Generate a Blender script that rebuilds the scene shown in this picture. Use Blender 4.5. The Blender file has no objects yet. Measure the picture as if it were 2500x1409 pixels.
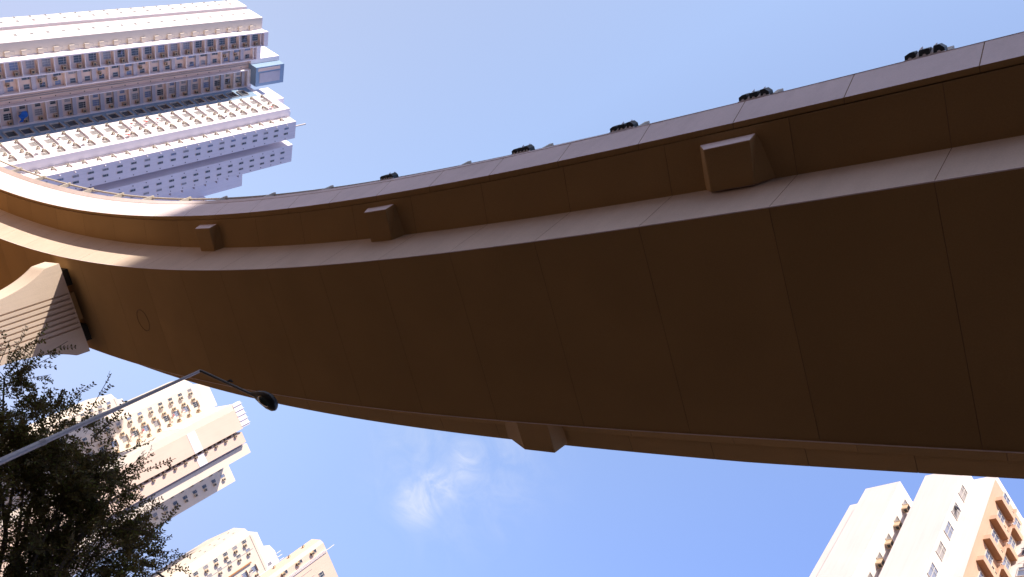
import bpy, bmesh, math, random
from mathutils import Vector, Matrix
R = math.radians
C = bpy.context.scene.collection
SC = bpy.context.scene

# ------------------------------------------------------------------ camera
# origin = the camera; ground lies 1.6 m below it
F_PX, W_PX, H_PX = 1890.0, 2500.0, 1409.0
UP = Vector((1630.0, -882.5, F_PX)).normalized()          # zenith in the camera frame (x right, y down, z forward)
E1 = (Vector((1, 0, 0)) - UP.x * UP).normalized()
E2 = UP.cross(E1)
cam = bpy.data.cameras.new('camera'); cam_o = bpy.data.objects.new('camera', cam); C.objects.link(cam_o)
cam.sensor_fit = 'HORIZONTAL'; cam.sensor_width = 36.0; cam.lens = 36.0 * F_PX / W_PX
cam.clip_start = 0.05; cam.clip_end = 6000
def w(v): v = Vector(v); return Vector((v.dot(E1), v.dot(E2), v.dot(UP)))
ax, ay, az = w((1, 0, 0)), w((0, -1, 0)), w((0, 0, -1))
cam_o.matrix_world = Matrix(((ax.x, ay.x, az.x, 0), (ax.y, ay.y, az.y, 0), (ax.z, ay.z, az.z, 0), (0, 0, 0, 1)))
SC.camera = cam_o

# ------------------------------------------------------------------ sky, sun, exposure
SUN_AZ, SUN_EL = R(-78), R(34.3)
world = bpy.data.worlds.new('World'); SC.world = world; world.use_nodes = True
nt = world.node_tree; nt.nodes.clear()
def N(nt, typ, **kw):
    n = nt.nodes.new(typ)
    for k, v in kw.items(): setattr(n, k, v)
    return n
out = N(nt, 'ShaderNodeOutputWorld'); bg = N(nt, 'ShaderNodeBackground'); sky = N(nt, 'ShaderNodeTexSky')
sky.sky_type = 'NISHITA'; sky.sun_disc = False; sky.sun_elevation = SUN_EL
sky.sun_rotation = R(90) - SUN_AZ
sky.altitude = 50; sky.air_density = 1.0; sky.dust_density = 0.6; sky.ozone_density = 1.6
tint = N(nt, 'ShaderNodeMix', data_type='RGBA', blend_type='MULTIPLY'); tint.inputs[0].default_value = 1
tint.inputs[7].default_value = (1.116, 1.33, 1.75, 1)
gm = N(nt, 'ShaderNodeGamma'); gm.inputs[1].default_value = 0.35
pre = N(nt, 'ShaderNodeMix', data_type='RGBA', blend_type='MULTIPLY'); pre.inputs[0].default_value = 1; pre.inputs[7].default_value = (1.16, 1.02, 1.0, 1)
nt.links.new(sky.outputs[0], pre.inputs[6]); nt.links.new(pre.outputs[2], gm.inputs[0])
# hazier and whiter on one side of the sky, deeper blue away from the sun
tcs = N(nt, 'ShaderNodeTexCoord'); dt = N(nt, 'ShaderNodeVectorMath', operation='DOT_PRODUCT'); dt.inputs[1].default_value = (.6, .8, 0)
nt.links.new(tcs.outputs['Generated'], dt.inputs[0])
mr = N(nt, 'ShaderNodeMapRange'); mr.inputs[1].default_value = -.44; mr.inputs[2].default_value = .44; nt.links.new(dt.outputs['Value'], mr.inputs[0])
rp = N(nt, 'ShaderNodeValToRGB'); rp.color_ramp.elements[0].color = (1.08, .95, .86, 1); rp.color_ramp.elements[1].color = (.66, .76, 1.0, 1)
e_ = rp.color_ramp.elements.new(.33); e_.color = (1, 1, 1, 1); e_ = rp.color_ramp.elements.new(.62); e_.color = (.80, .84, .90, 1)
nt.links.new(mr.outputs[0], rp.inputs[0])
ml = N(nt, 'ShaderNodeMix', data_type='RGBA', blend_type='MULTIPLY'); ml.inputs[0].default_value = 1
nt.links.new(gm.outputs[0], ml.inputs[6]); nt.links.new(rp.outputs[0], ml.inputs[7])
sx = N(nt, 'ShaderNodeSeparateXYZ'); nt.links.new(tcs.outputs['Generated'], sx.inputs[0])
mz = N(nt, 'ShaderNodeMapRange', interpolation_type='SMOOTHSTEP'); mz.inputs[1].default_value = .12; mz.inputs[2].default_value = .5; nt.links.new(sx.outputs[2], mz.inputs[0])
lo = N(nt, 'ShaderNodeMix', data_type='RGBA'); lo.inputs[6].default_value = (.86, .76, .78, 1); lo.inputs[7].default_value = (1, 1, 1, 1); nt.links.new(mz.outputs[0], lo.inputs[0])
mh = N(nt, 'ShaderNodeMix', data_type='RGBA', blend_type='MULTIPLY'); mh.inputs[0].default_value = 1
nt.links.new(ml.outputs[2], mh.inputs[6]); nt.links.new(lo.outputs[2], mh.inputs[7]); nt.links.new(mh.outputs[2], tint.inputs[6])
# thin wisps of cloud, placed by world direction
tc = N(nt, 'ShaderNodeTexCoord')
mp = N(nt, 'ShaderNodeMapping'); mp.inputs['Scale'].default_value = (5, 5, 8); mp.inputs['Rotation'].default_value = (0.5, 0.3, 0.8)
ns = N(nt, 'ShaderNodeTexNoise'); ns.inputs['Scale'].default_value = 3.0; ns.inputs['Detail'].default_value = 9; ns.inputs['Roughness'].default_value = 0.62
ns.inputs['Distortion'].default_value = 1.3
nt.links.new(tc.outputs['Generated'], mp.inputs[0]); nt.links.new(mp.outputs[0], ns.inputs['Vector'])
def blob(center, tight, amp, squash):
    s = N(nt, 'ShaderNodeVectorMath', operation='SUBTRACT'); s.inputs[1].default_value = center
    m = N(nt, 'ShaderNodeVectorMath', operation='DOT_PRODUCT'); m.inputs[1].default_value = squash
    l = N(nt, 'ShaderNodeVectorMath', operation='LENGTH')
    nt.links.new(tc.outputs['Generated'], s.inputs[0]); nt.links.new(s.outputs[0], l.inputs[0])
    r = N(nt, 'ShaderNodeMapRange', interpolation_type='SMOOTHSTEP'); r.inputs[1].default_value = 0.0; r.inputs[2].default_value = tight
    r.inputs[3].default_value = amp; r.inputs[4].default_value = 0.0
    nt.links.new(l.outputs['Value'], r.inputs[0]); return r.outputs[0]
acc = None
for c_, t_, a_ in (((-.556, .643, .526), .048, .62), ((-.546, .629, .552), .046, .62), ((-.532, .613, .582), .040, .55), ((-.54, .60, .59), .17, .2)):
    b_ = blob(c_, t_, a_, (0, 0, 0))
    if acc is None: acc = b_
    else:
        m_ = N(nt, 'ShaderNodeMath', operation='MAXIMUM'); nt.links.new(acc, m_.inputs[0]); nt.links.new(b_, m_.inputs[1]); acc = m_.outputs[0]
cr = N(nt, 'ShaderNodeMapRange', interpolation_type='SMOOTHSTEP'); cr.inputs[1].default_value = .30; cr.inputs[2].default_value = .78
nt.links.new(ns.outputs[0], cr.inputs[0])
mm = N(nt, 'ShaderNodeMath', operation='MULTIPLY'); nt.links.new(acc, mm.inputs[0]); nt.links.new(cr.outputs[0], mm.inputs[1])
cm = N(nt, 'ShaderNodeMix', data_type='RGBA'); cm.inputs[7].default_value = (2.7, 2.6, 2.5, 1)
nt.links.new(mm.outputs[0], cm.inputs[0]); nt.links.new(tint.outputs[2], cm.inputs[6])
nt.links.new(cm.outputs[2], bg.inputs[0]); bg.inputs[1].default_value = 0.15
nt.links.new(bg.outputs[0], out.inputs[0])

sun = bpy.data.lights.new('sun', 'SUN'); sun.energy = 2.85; sun.angle = R(0.6); sun.color = (1.0, 0.87, 0.71)
sun_o = bpy.data.objects.new('sun', sun); C.objects.link(sun_o)
sd = Vector((math.cos(SUN_EL) * math.cos(SUN_AZ), math.cos(SUN_EL) * math.sin(SUN_AZ), math.sin(SUN_EL)))
sun_o.rotation_euler = sd.to_track_quat('Z', 'Y').to_euler(); sun_o.location = sd * 300
SC.view_settings.view_transform = 'Standard'; SC.view_settings.look = 'None'
SC.view_settings.exposure = 1.5; SC.view_settings.gamma = 1; SC.view_settings.use_curve_mapping = False
SC.cycles.max_bounces = 8; SC.cycles.diffuse_bounces = 5

# ------------------------------------------------------------------ materials
def mat(name, col, rough=.8, var=.06, scale=3.0, bump=0.0, spec=.3, metal=0.0, streak=0.0, grain=0.0):
    m = bpy.data.materials.new(name); m.use_nodes = True; t = m.node_tree; b = t.nodes['Principled BSDF']
    b.inputs['Roughness'].default_value = rough; b.inputs['Specular IOR Level'].default_value = spec; b.inputs['Metallic'].default_value = metal
    tcn = N(t, 'ShaderNodeTexCoord'); n = N(t, 'ShaderNodeTexNoise'); n.inputs['Scale'].default_value = scale; n.inputs['Detail'].default_value = 6
    t.links.new(tcn.outputs['Object'], n.inputs['Vector'])
    r = N(t, 'ShaderNodeMapRange'); r.inputs[1].default_value = .3; r.inputs[2].default_value = .7; r.inputs[3].default_value = 1 - var; r.inputs[4].default_value = 1 + var
    t.links.new(n.outputs[0], r.inputs[0]); fac = r.outputs[0]
    if streak:
        mpn = N(t, 'ShaderNodeMapping'); mpn.inputs['Scale'].default_value = (2.2, 2.2, .12)
        n2 = N(t, 'ShaderNodeTexNoise'); n2.inputs['Scale'].default_value = 1.6; n2.inputs['Detail'].default_value = 5; n2.inputs['Roughness'].default_value = .7
        t.links.new(tcn.outputs['Object'], mpn.inputs[0]); t.links.new(mpn.outputs[0], n2.inputs['Vector'])
        r2 = N(t, 'ShaderNodeMapRange'); r2.inputs[1].default_value = .45; r2.inputs[2].default_value = .75; r2.inputs[3].default_value = 1; r2.inputs[4].default_value = 1 - streak
        t.links.new(n2.outputs[0], r2.inputs[0])
        mu = N(t, 'ShaderNodeMath', operation='MULTIPLY'); t.links.new(fac, mu.inputs[0]); t.links.new(r2.outputs[0], mu.inputs[1]); fac = mu.outputs[0]
    if grain:
        n3 = N(t, 'ShaderNodeTexNoise'); n3.inputs['Scale'].default_value = 38; n3.inputs['Detail'].default_value = 3
        t.links.new(tcn.outputs['Object'], n3.inputs['Vector'])
        r3 = N(t, 'ShaderNodeMapRange'); r3.inputs[1].default_value = .3; r3.inputs[2].default_value = .7; r3.inputs[3].default_value = 1 - grain; r3.inputs[4].default_value = 1 + grain
        t.links.new(n3.outputs[0], r3.inputs[0])
        mu = N(t, 'ShaderNodeMath', operation='MULTIPLY'); t.links.new(fac, mu.inputs[0]); t.links.new(r3.outputs[0], mu.inputs[1]); fac = mu.outputs[0]
    v = N(t, 'ShaderNodeVectorMath', operation='SCALE'); v.inputs[0].default_value = col
    t.links.new(fac, v.inputs['Scale']); t.links.new(v.outputs[0], b.inputs['Base Color'])
    if bump:
        bn = N(t, 'ShaderNodeBump'); bn.inputs['Strength'].default_value = bump; bn.inputs['Distance'].default_value = .02
        n4 = N(t, 'ShaderNodeTexNoise'); n4.inputs['Scale'].default_value = 25; n4.inputs['Detail'].default_value = 5
        t.links.new(tcn.outputs['Object'], n4.inputs['Vector']); t.links.new(n4.outputs[0], bn.inputs['Height']); t.links.new(bn.outputs[0], b.inputs['Normal'])
    return m
M = {}
M['concrete'] = mat('concrete', (.80, .70, .73), .85, .05, .6, .25, streak=.10, grain=.04)  # the skylight's lavender cast is mixed into the base colour
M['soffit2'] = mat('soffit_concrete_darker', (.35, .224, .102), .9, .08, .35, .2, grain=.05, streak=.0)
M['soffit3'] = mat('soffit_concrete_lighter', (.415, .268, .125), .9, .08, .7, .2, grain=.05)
M['web'] = mat('web_concrete_shaded', (.68, .56, .48), .85, .06, .6, .25, streak=.08, grain=.05)
M['soffit'] = mat('soffit_concrete_shaded', (.39, .25, .115), .9, .06, .5, .2, grain=.05)  # darker, browner copy of the concrete: shade and warm bounce in the colour
M['joint'] = mat('joint_dirt', (.25, .16, .095), .95, .1, 4)
M['rubber'] = mat('bearing_rubber', (.03, .028, .026), .8, .1, 5)
M['steel'] = mat('galvanised_steel', (.34, .32, .33), .5, .1, 9, metal=.35)
M['rail'] = mat('cream_rail_paint', (.50, .44, .36), .5, .1, 6)
M['dark'] = mat('dark_cast_metal', (.035, .045, .05), .45, .15, 20)
M['fin'] = mat('white_fin', (.85, .82, .84), .5, .05, 10)
M['lampdark'] = mat('lamp_dark', (.045, .05, .055), .4, .1, 12)
M['lens'] = mat('lamp_lens', (.05, .075, .07), .12, .05, 5, spec=.6)
M['dimwall'] = mat('low_bounce_wall', (.24, .19, .16), .9, .1, .3)  # darkened so the unseen blocks throw back little light
M['pier'] = mat('pier_concrete', (.72, .60, .51), .85, .05, .6, .25, streak=.10, grain=.04)
M['whited'] = mat('bright_white_wall', (.70, .65, .655), .85, .03, .25, streak=.08, grain=.02)
M['white'] = mat('white_painted_wall', (.80, .755, .80), .85, .03, .25, streak=.10, grain=.02)
M['pink'] = mat('pink_loggia_wall', (.66, .52, .47), .85, .06, .4)
M['greypanel'] = mat('grey_panel', (.42, .41, .48), .8, .06, .5)
M['bluewall'] = mat('blue_grey_wall_and_shade', (.22, .32, .46), .85, .05, .5)
M['cream'] = mat('cream_wall', (.72, .64, .56), .85, .03, .2, streak=.06)
M['orange'] = mat('salmon_wall', (.72, .56, .47), .85, .04, .2, streak=.06)
M['salmon'] = mat('orange_salmon_wall', (.56, .37, .28), .85, .05, .6, streak=.08)
M['brown'] = mat('brown_shade', (.34, .17, .085), .85, .06, .8)  # shade under ledges and in a slot, put in as brown
M['frame'] = mat('window_frame', (.55, .53, .52), .5, .05, 6)
M['glass'] = mat('window_glass', (.05, .06, .075), .08, .2, .7, spec=.8)
M['glassgrey'] = mat('curtained_glass', (.26, .25, .27), .15, .25, .9, spec=.7)
M['glassblue'] = mat('blue_glass', (.16, .20, .32), .08, .15, .8, spec=.8)
M['ac'] = mat('air_conditioner_case', (.62, .55, .46), .6, .1, 2)
M['acb'] = mat('aged_conditioner_case', (.55, .42, .30), .6, .12, 2)
M['grille'] = mat('grille', (.06, .06, .06), .6, .1, 5)
M['pipe'] = mat('pipe', (.45, .42, .43), .6, .08, 4)
M['cloth_blue'] = mat('blue_cloth', (.02, .12, .45), .9, .1, 4)
M['cloth_red'] = mat('red_cloth', (.5, .07, .07), .9, .1, 4)
M['cloth_white'] = mat('white_cloth', (.75, .72, .72), .9, .1, 4)
M['cloth_grey'] = mat('grey_cloth', (.30, .27, .30), .9, .2, 4)
M['bark'] = mat('bark', (.09, .065, .045), .95, .25, 14, .5)
M['bounce_pave'] = mat('bounce_paving', (.32, .175, .07), .9, .15, .4, grain=.1)
M['asphalt'] = mat('asphalt', (.060, .036, .022), .95, .12, .8, grain=.15)
def leafmat():
    m = bpy.data.materials.new('leaf'); m.use_nodes = True; t = m.node_tree; b = t.nodes['Principled BSDF']
    ge = N(t, 'ShaderNodeNewGeometry'); cr_ = N(t, 'ShaderNodeValToRGB')
    cr_.color_ramp.elements[0].color = (.07, .065, .018, 1); cr_.color_ramp.elements[1].color = (.17, .20, .04, 1)
    e = cr_.color_ramp.elements.new(.75); e.color = (.16, .11, .035, 1)
    t.links.new(ge.outputs['Random Per Island'], cr_.inputs[0]); t.links.new(cr_.outputs[0], b.inputs['Base Color'])
    b.inputs['Roughness'].default_value = .55; b.inputs['Specular IOR Level'].default_value = .25
    tr = N(t, 'ShaderNodeBsdfTranslucent'); mx = N(t, 'ShaderNodeMixShader'); mx.inputs[0].default_value = .32
    t.links.new(cr_.outputs[0], tr.inputs[0]); t.links.new(b.outputs[0], mx.inputs[1]); t.links.new(tr.outputs[0], mx.inputs[2])
    t.links.new(mx.outputs[0], t.nodes['Material Output'].inputs[0]); return m
M['leaf'] = leafmat()

# ------------------------------------------------------------------ helpers
def empty(name, loc=(0, 0, 0), rz=0.0, label=None, cat=None, group=None):
    o = bpy.data.objects.new(name, None); C.objects.link(o); o.location = loc; o.rotation_euler = (0, 0, rz)
    if label: o['label'] = label
    if cat: o['category'] = cat
    if group: o['group'] = group
    return o
class MB:
    """collects faces with materials, links them as one mesh object"""
    def __init__(s): s.v = []; s.f = []; s.m = []; s.mats = []
    def mi(s, m):
        if m not in s.mats: s.mats.append(m)
        return s.mats.index(m)
    def poly(s, pts, m): i = len(s.v); s.v += [tuple(p) for p in pts]; s.f.append(list(range(i, i + len(pts)))); s.m.append(s.mi(m))
    def box(s, x0, x1, y0, y1, z0, z1, m, mx=None):
        P = [(x, y, z) for z in (z0, z1) for y in (y0, y1) for x in (x0, x1)]
        if mx is not None: P = [tuple(mx @ Vector(p)) for p in P]
        i = len(s.v); s.v += P; k = s.mi(m)
        for f in ((0, 2, 3, 1), (4, 5, 7, 6), (0, 1, 5, 4), (2, 6, 7, 3), (0, 4, 6, 2), (1, 3, 7, 5)):
            s.f.append([i + q for q in f]); s.m.append(k)
    def prism(s, pts, z0, z1, m, mtop=None):
        # pts: plan polygon counter-clockwise
        n = len(pts); i = len(s.v); s.v += [(p[0], p[1], z0) for p in pts] + [(p[0], p[1], z1) for p in pts]; k = s.mi(m)
        for a in range(n):
            b = (a + 1) % n; s.f.append([i + a, i + b, i + n + b, i + n + a]); s.m.append(k)
        s.f.append([i + n + a for a in range(n)]); s.m.append(s.mi(mtop or m))
        s.f.append([i + a for a in range(n)][::-1]); s.m.append(k)
    def loft(s, rings, m, closed=True, caps=True):
        n = len(rings[0]); i = len(s.v)
        for r in rings: s.v += [tuple(p) for p in r]
        k = s.mi(m)
        for a in range(len(rings) - 1):
            for b in range(n if closed else n - 1):
                c = (b + 1) % n; s.f.append([i + a * n + b, i + a * n + c, i + (a + 1) * n + c, i + (a + 1) * n + b]); s.m.append(k)
        if caps and closed:
            s.f.append([i + b for b in range(n)][::-1]); s.m.append(k); s.f.append([i + (len(rings) - 1) * n + b for b in range(n)]); s.m.append(k)
    def tube(s, pts, rad, m, n=10):
        rings = []
        for j, p in enumerate(pts):
            p = Vector(p); a = Vector(pts[max(j - 1, 0)]); b = Vector(pts[min(j + 1, len(pts) - 1)]); d = (b - a).normalized()
            x = d.orthogonal().normalized() if j == 0 else (x - x.dot(d) * d).normalized()
            y = d.cross(x); r = rad[j] if isinstance(rad, (list, tuple)) else rad
            rings.append([p + x * math.cos(q) * r + y * math.sin(q) * r for q in [2 * math.pi * t / n for t in range(n)]])
        s.loft(rings, m)
    def mesh(s, name):
        me = bpy.data.meshes.new(name); me.from_pydata(s.v, [], s.f)
        for m in s.mats: me.materials.append(M[m])
        me.polygons.foreach_set('material_index', s.m)
        bm = bmesh.new(); bm.from_mesh(me); bmesh.ops.remove_doubles(bm, verts=bm.verts, dist=1e-5)
        bmesh.ops.recalc_face_normals(bm, faces=bm.faces); bm.to_mesh(me); bm.free(); return me
    def build(s, name, parent=None, loc=None, rz=0):
        o = bpy.data.objects.new(name, s.mesh(name)); C.objects.link(o); o.parent = parent
        if loc is not None: o.location = loc; o.rotation_euler = (0, 0, rz)
        return o
def tag(o, label=None, cat=None, group=None, kind=None):
    if label: o['label'] = label
    if cat: o['category'] = cat
    if group: o['group'] = group
    if kind: o['kind'] = kind
    return o
def smooth(o, ang=40):
    for p in o.data.polygons: p.use_smooth = True
    try: o.data.set_sharp_from_angle(angle=R(ang))
    except Exception: pass
    return o
GZ = -1.6

# ------------------------------------------------------------------ ground
g = MB(); g.prism([(2500 * math.cos(a * math.pi / 24), 2500 * math.sin(a * math.pi / 24)) for a in range(48)], GZ - 1, GZ, 'asphalt')
tag(g.build('ground'), kind='structure')

g = MB(); g.box(-130, -42, -70, 70, GZ + .004, GZ + .12, 'bounce_pave'); tag(g.build('bounce_pavement'), kind='structure')  # unseen paving added to bounce warm sunlight up onto the deck
# ------------------------------------------------------------------ flyover
TAB = [(0.0, -40.055, 13.314), (2.0, -38.063, 13.137), (4.0, -36.076, 12.913), (6.0, -34.094, 12.643), (8.0, -32.119, 12.329), (10.0, -30.151, 11.975), (12.0, -28.19, 11.58), (14.0, -26.237, 11.149), (16.0, -24.292, 10.682), (18.0, -22.356, 10.183), (20.0, -20.427, 9.652), (22.0, -18.507, 9.094), (24.0, -16.594, 8.508), (26.0, -14.689, 7.899), (28.0, -12.791, 7.268), (30.0, -10.9, 6.618), (32.0, -9.015, 5.95), (34.0, -7.135, 5.268), (36.0, -5.26, 4.572), (38.0, -3.388, 3.867), (40.0, -1.52, 3.153)]
def curve(s):
    """plan point and unit normal (towards the camera side) at station s along the inner soffit edge"""
    if s < 1.0:
        p0, _ = curve(1.0); a0 = math.atan2(TAB[1][2] - TAB[0][2], TAB[1][1] - TAB[0][1]); k = 1 / 85.0
        d = 1.0 - s; a = a0 + k * d
        x = p0.x - (math.sin(a) - math.sin(a0)) / k; y = p0.y + (math.cos(a) - math.cos(a0)) / k
        return Vector((x, y)), Vector((math.sin(a), -math.cos(a)))
    if s > 39.0:
        p0, n0 = curve(39.0); d = Vector((-n0.y, n0.x)); return p0 + d * (s - 39.0), n0
    i = min(max(int(s // 2), 0), 19); t = (s - 2 * i) / 2.0
    def P(j):
        j = min(max(j, 0), 20); return Vector(TAB[j][1:])
    a, b, c, d = (P(i - 1) if i > 0 else 2 * P(0) - P(1)), P(i), P(i + 1), (P(i + 2) if i < 19 else 2 * P(20) - P(19))
    p = .5 * ((2 * b) + (c - a) * t + (2 * a - 5 * b + 4 * c - d) * t * t + (3 * b - a - 3 * c + d) * t ** 3)
    dd = .5 * ((c - a) + 2 * (2 * a - 5 * b + 4 * c - d) * t + 3 * (3 * b - a - 3 * c + d) * t * t); dd.normalize()
    return p, Vector((dd.y, -dd.x))
def cl(s): return min(max(s, 0.0), 41.0)
def dW(s): s = cl(s); return .4323 - .006337 * s
def dD(s): s = cl(s); return 1.478 - .01427 * s + .000186 * s * s
def dP1(s): s = cl(s); return 1.495 + .001266 * s - .000277 * s * s + 3e-6 * s ** 3
def dP2(s):
    s = cl(s); return 1.66 - .0022 * s - (.0006 * max(s - 34, 0) ** 2)
def dP3(s): s = cl(s); return 1.804 - .009217 * s + .000187 * s * s - 3e-6 * s ** 3
def dB(s): return -4.24
def dO(s): return -5.78 + .02 * max(s - 35, 0)
def pt(s, d, z):
    p, n = curve(s); q = p + n * d; return Vector((q.x, q.y, z))
S0, S1 = -60.0, 70.0
JS = [8.35, 11.08, 13.85, 16.61, 19.25, 21.9, 24.54, 27.07, 29.67, 32.22, 34.76, 37.26, 39.7]
JW = [8.75, 11.51, 14.14, 16.8, 19.44, 21.99, 24.58, 27.09, 29.67, 32.19, 34.73, 37.24, 39.67]
JP1 = [9.9, 12.35, 14.69, 16.86, 19.13, 21.34, 23.49, 25.67, 27.82, 29.94, 32.04, 34.13, 36.19, 38.19, 40.17]
JP2 = [8.7, 11.12, 13.57, 15.86, 18.14, 20.41, 22.74, 25.03, 27.28, 29.49, 31.64, 33.8, 35.98, 38.06, 40.09]
def extend(j, dl, dr):
    j = list(j)
    while j[0] > S0 + dl: j.insert(0, j[0] - dl)
    while j[-1] < S1 - dr: j.append(j[-1] + dr)
    return j
def sweep(mb, name, lines, joints, m, gw=.012, gd=.005, closed=True):
    """lines: list of (s_of_joint list, offset fn, z or None, inset (dd, dz)); joint count equal in all of them"""
    nj = len(joints[0]); rings = []; kinds = []
    def ring(jj, inset, ds=0.0, frac=0.0):
        r = []
        for (k, fn, z, ins) in lines:
            J = joints[k]; s = J[jj] + (J[jj + 1] - J[jj]) * frac if frac else J[jj]
            s += ds
            r.append(pt(s, fn(s) + (ins[0] * gd if inset else 0), z + (ins[1] * gd if inset else 0)))
        return r
    for j in range(nj):
        if 0 < j < nj - 1:
            rings += [ring(j, False, -gw / 2), ring(j, True, -gw / 2 + .003), ring(j, True, gw / 2 - .003), ring(j, False, gw / 2)]; kinds += [0, 1, 1, 1]
        else:
            rings.append(ring(j, False)); kinds.append(0)
        if j < nj - 1:
            for fr in (.33, .66): rings.append(ring(j, False, frac=fr)); kinds.append(0)
    n = len(lines); i = len(mb.v)
    for r in rings: mb.v += [tuple(p) for p in r]
    km, kj = mb.mi(m), mb.mi('joint'); rr_ = random.Random(5); pan = 0; kp = km
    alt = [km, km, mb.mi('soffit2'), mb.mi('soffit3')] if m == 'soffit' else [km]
    for a in range(len(rings) - 1):
        if kinds[a + 1] == 1 and kinds[a] == 0: kp = rr_.choice(alt)
        g_ = kinds[a + 1] == 1
        for b in range(n if closed else n - 1):
            c = (b + 1) % n; mb.f.append([i + a * n + b, i + a * n + c, i + (a + 1) * n + c, i + (a + 1) * n + b]); mb.m.append(kj if g_ else kp)
    mb.f.append([i + b for b in range(n)][::-1]); mb.m.append(km)
    mb.f.append([i + (len(rings) - 1) * n + b for b in range(n)]); mb.m.append(km)
fly = empty('flyover', (-18.5, 9.1, 0), 0, 'long curved concrete road flyover crossing the whole picture overhead', 'flyover')
def fchild(mb, name):
    o = mb.build(name); o.parent = fly; o.matrix_parent_inverse = Matrix.Translation(-fly.location); return o
def extn(j, dl, dr, nl=22, nr=13): return [j[0] - dl * k for k in range(nl, 0, -1)] + list(j) + [j[-1] + dr * k for k in range(1, nr)]
jS, jW = extn(JS, 2.85, 2.5), extn(JW, 2.85, 2.5)
gird = MB()
z13 = 13.5
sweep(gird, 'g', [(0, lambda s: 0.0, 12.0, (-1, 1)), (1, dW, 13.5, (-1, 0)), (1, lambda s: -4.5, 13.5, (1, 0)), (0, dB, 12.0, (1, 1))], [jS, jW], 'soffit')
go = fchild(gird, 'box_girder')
# web faces get a beige between parapet and soffit, shade mixed into the colour
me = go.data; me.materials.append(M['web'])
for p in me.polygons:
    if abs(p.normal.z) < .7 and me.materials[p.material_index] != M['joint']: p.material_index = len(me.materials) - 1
# hairline edge beads along both soffit edges
for fn, sgn in ((lambda s: 0.0, 1), (dB, -1)):
    e = MB(); rings = []
    for q in range(int((S1 - S0) / .9)):
        s = S0 + .9 * q; a = fn(s)
        rings.append([pt(s, a - .012 * sgn, 11.99), pt(s, a + .008 * sgn, 11.99), pt(s, a + .008 * sgn, 12.01), pt(s, a - .012 * sgn, 12.01)])
    e.loft(rings, 'concrete'); fchild(e, 'soffit_edge_bead')
slab = MB()
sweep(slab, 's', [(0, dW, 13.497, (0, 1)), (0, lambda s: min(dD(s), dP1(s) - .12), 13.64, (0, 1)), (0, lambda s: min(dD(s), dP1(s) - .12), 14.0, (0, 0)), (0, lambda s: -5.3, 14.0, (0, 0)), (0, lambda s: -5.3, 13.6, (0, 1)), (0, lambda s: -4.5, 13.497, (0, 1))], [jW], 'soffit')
fchild(slab, 'deck_slab')
road = MB(); rings = [[pt(S0 + 1.0 * q, .9, 14.004), pt(S0 + 1.0 * q, -4.9, 14.004)] for q in range(int(S1 - S0))]
road.loft(rings, 'asphalt', closed=False, caps=False); fchild(road, 'carriageway')
jP1, jP2 = extn(JP1, 2.45, 2.0, 26, 16), extn(JP2, 2.45, 2.0, 26, 16)
par = MB()
sweep(par, 'p', [(0, lambda s: min(dD(s) + .012, dP1(s) - .10), 13.68, (0, 1)), (0, lambda s: dP1(s), 13.7, (-1, 1)), (1, lambda s: dP2(s), 14.9, (-1, 0)),
                 (1, lambda s: dP2(s) - .30, 14.9, (0, 0)), (1, lambda s: dD(s) - .1, 14.02, (0, 0)), (0, lambda s: min(dD(s) + .012, dP1(s) - .10), 14.0, (0, 0))], [jP1, jP2], 'concrete', gw=.016)
po = fchild(par, 'parapet'); po['label'] = 'pale near parapet with slanted joints'
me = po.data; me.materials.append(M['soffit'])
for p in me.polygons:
    if p.normal.z < -.42 and p.material_index == 0: p.material_index = len(me.materials) - 1  # downward faces take the shade-toned soffit colour
cop = MB(); rings = []
for q in range(int((S1 - S0) / .9)):
    s = S0 + .9 * q
    rings.append([pt(s, dP2(s) + .012, 14.903), pt(s, dP3(s) + .0, 15.08), pt(s, dP3(s) - .03, 15.1), pt(s, dP3(s) - .33, 15.1), pt(s, dP2(s) - .3, 14.903)])
cop.loft(rings, 'concrete'); fchild(cop, 'coping')
oj = extend([j for j in JP1], 2.45, 2.0)
par2 = MB()
sweep(par2, 'p', [(0, lambda s: -5.32, 13.67, (0, 1)), (0, dO, 13.7, (1, 1)), (0, lambda s: dO(s) - .18, 14.9, (1, 0)), (0, lambda s: dO(s) + .14, 14.9, (0, 0)),
                  (0, lambda s: -5.2, 14.02, (0, 0)), (0, lambda s: -5.32, 14.0, (0, 0))], [oj], 'concrete', gw=.016)
po = fchild(par2, 'parapet'); po['label'] = 'far parapet, its underside in shade'
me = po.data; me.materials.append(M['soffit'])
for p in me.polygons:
    if p.normal.z < -.42 and p.material_index == 0: p.material_index = len(me.materials) - 1  # far lip: underside shade again set by colour
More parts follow.
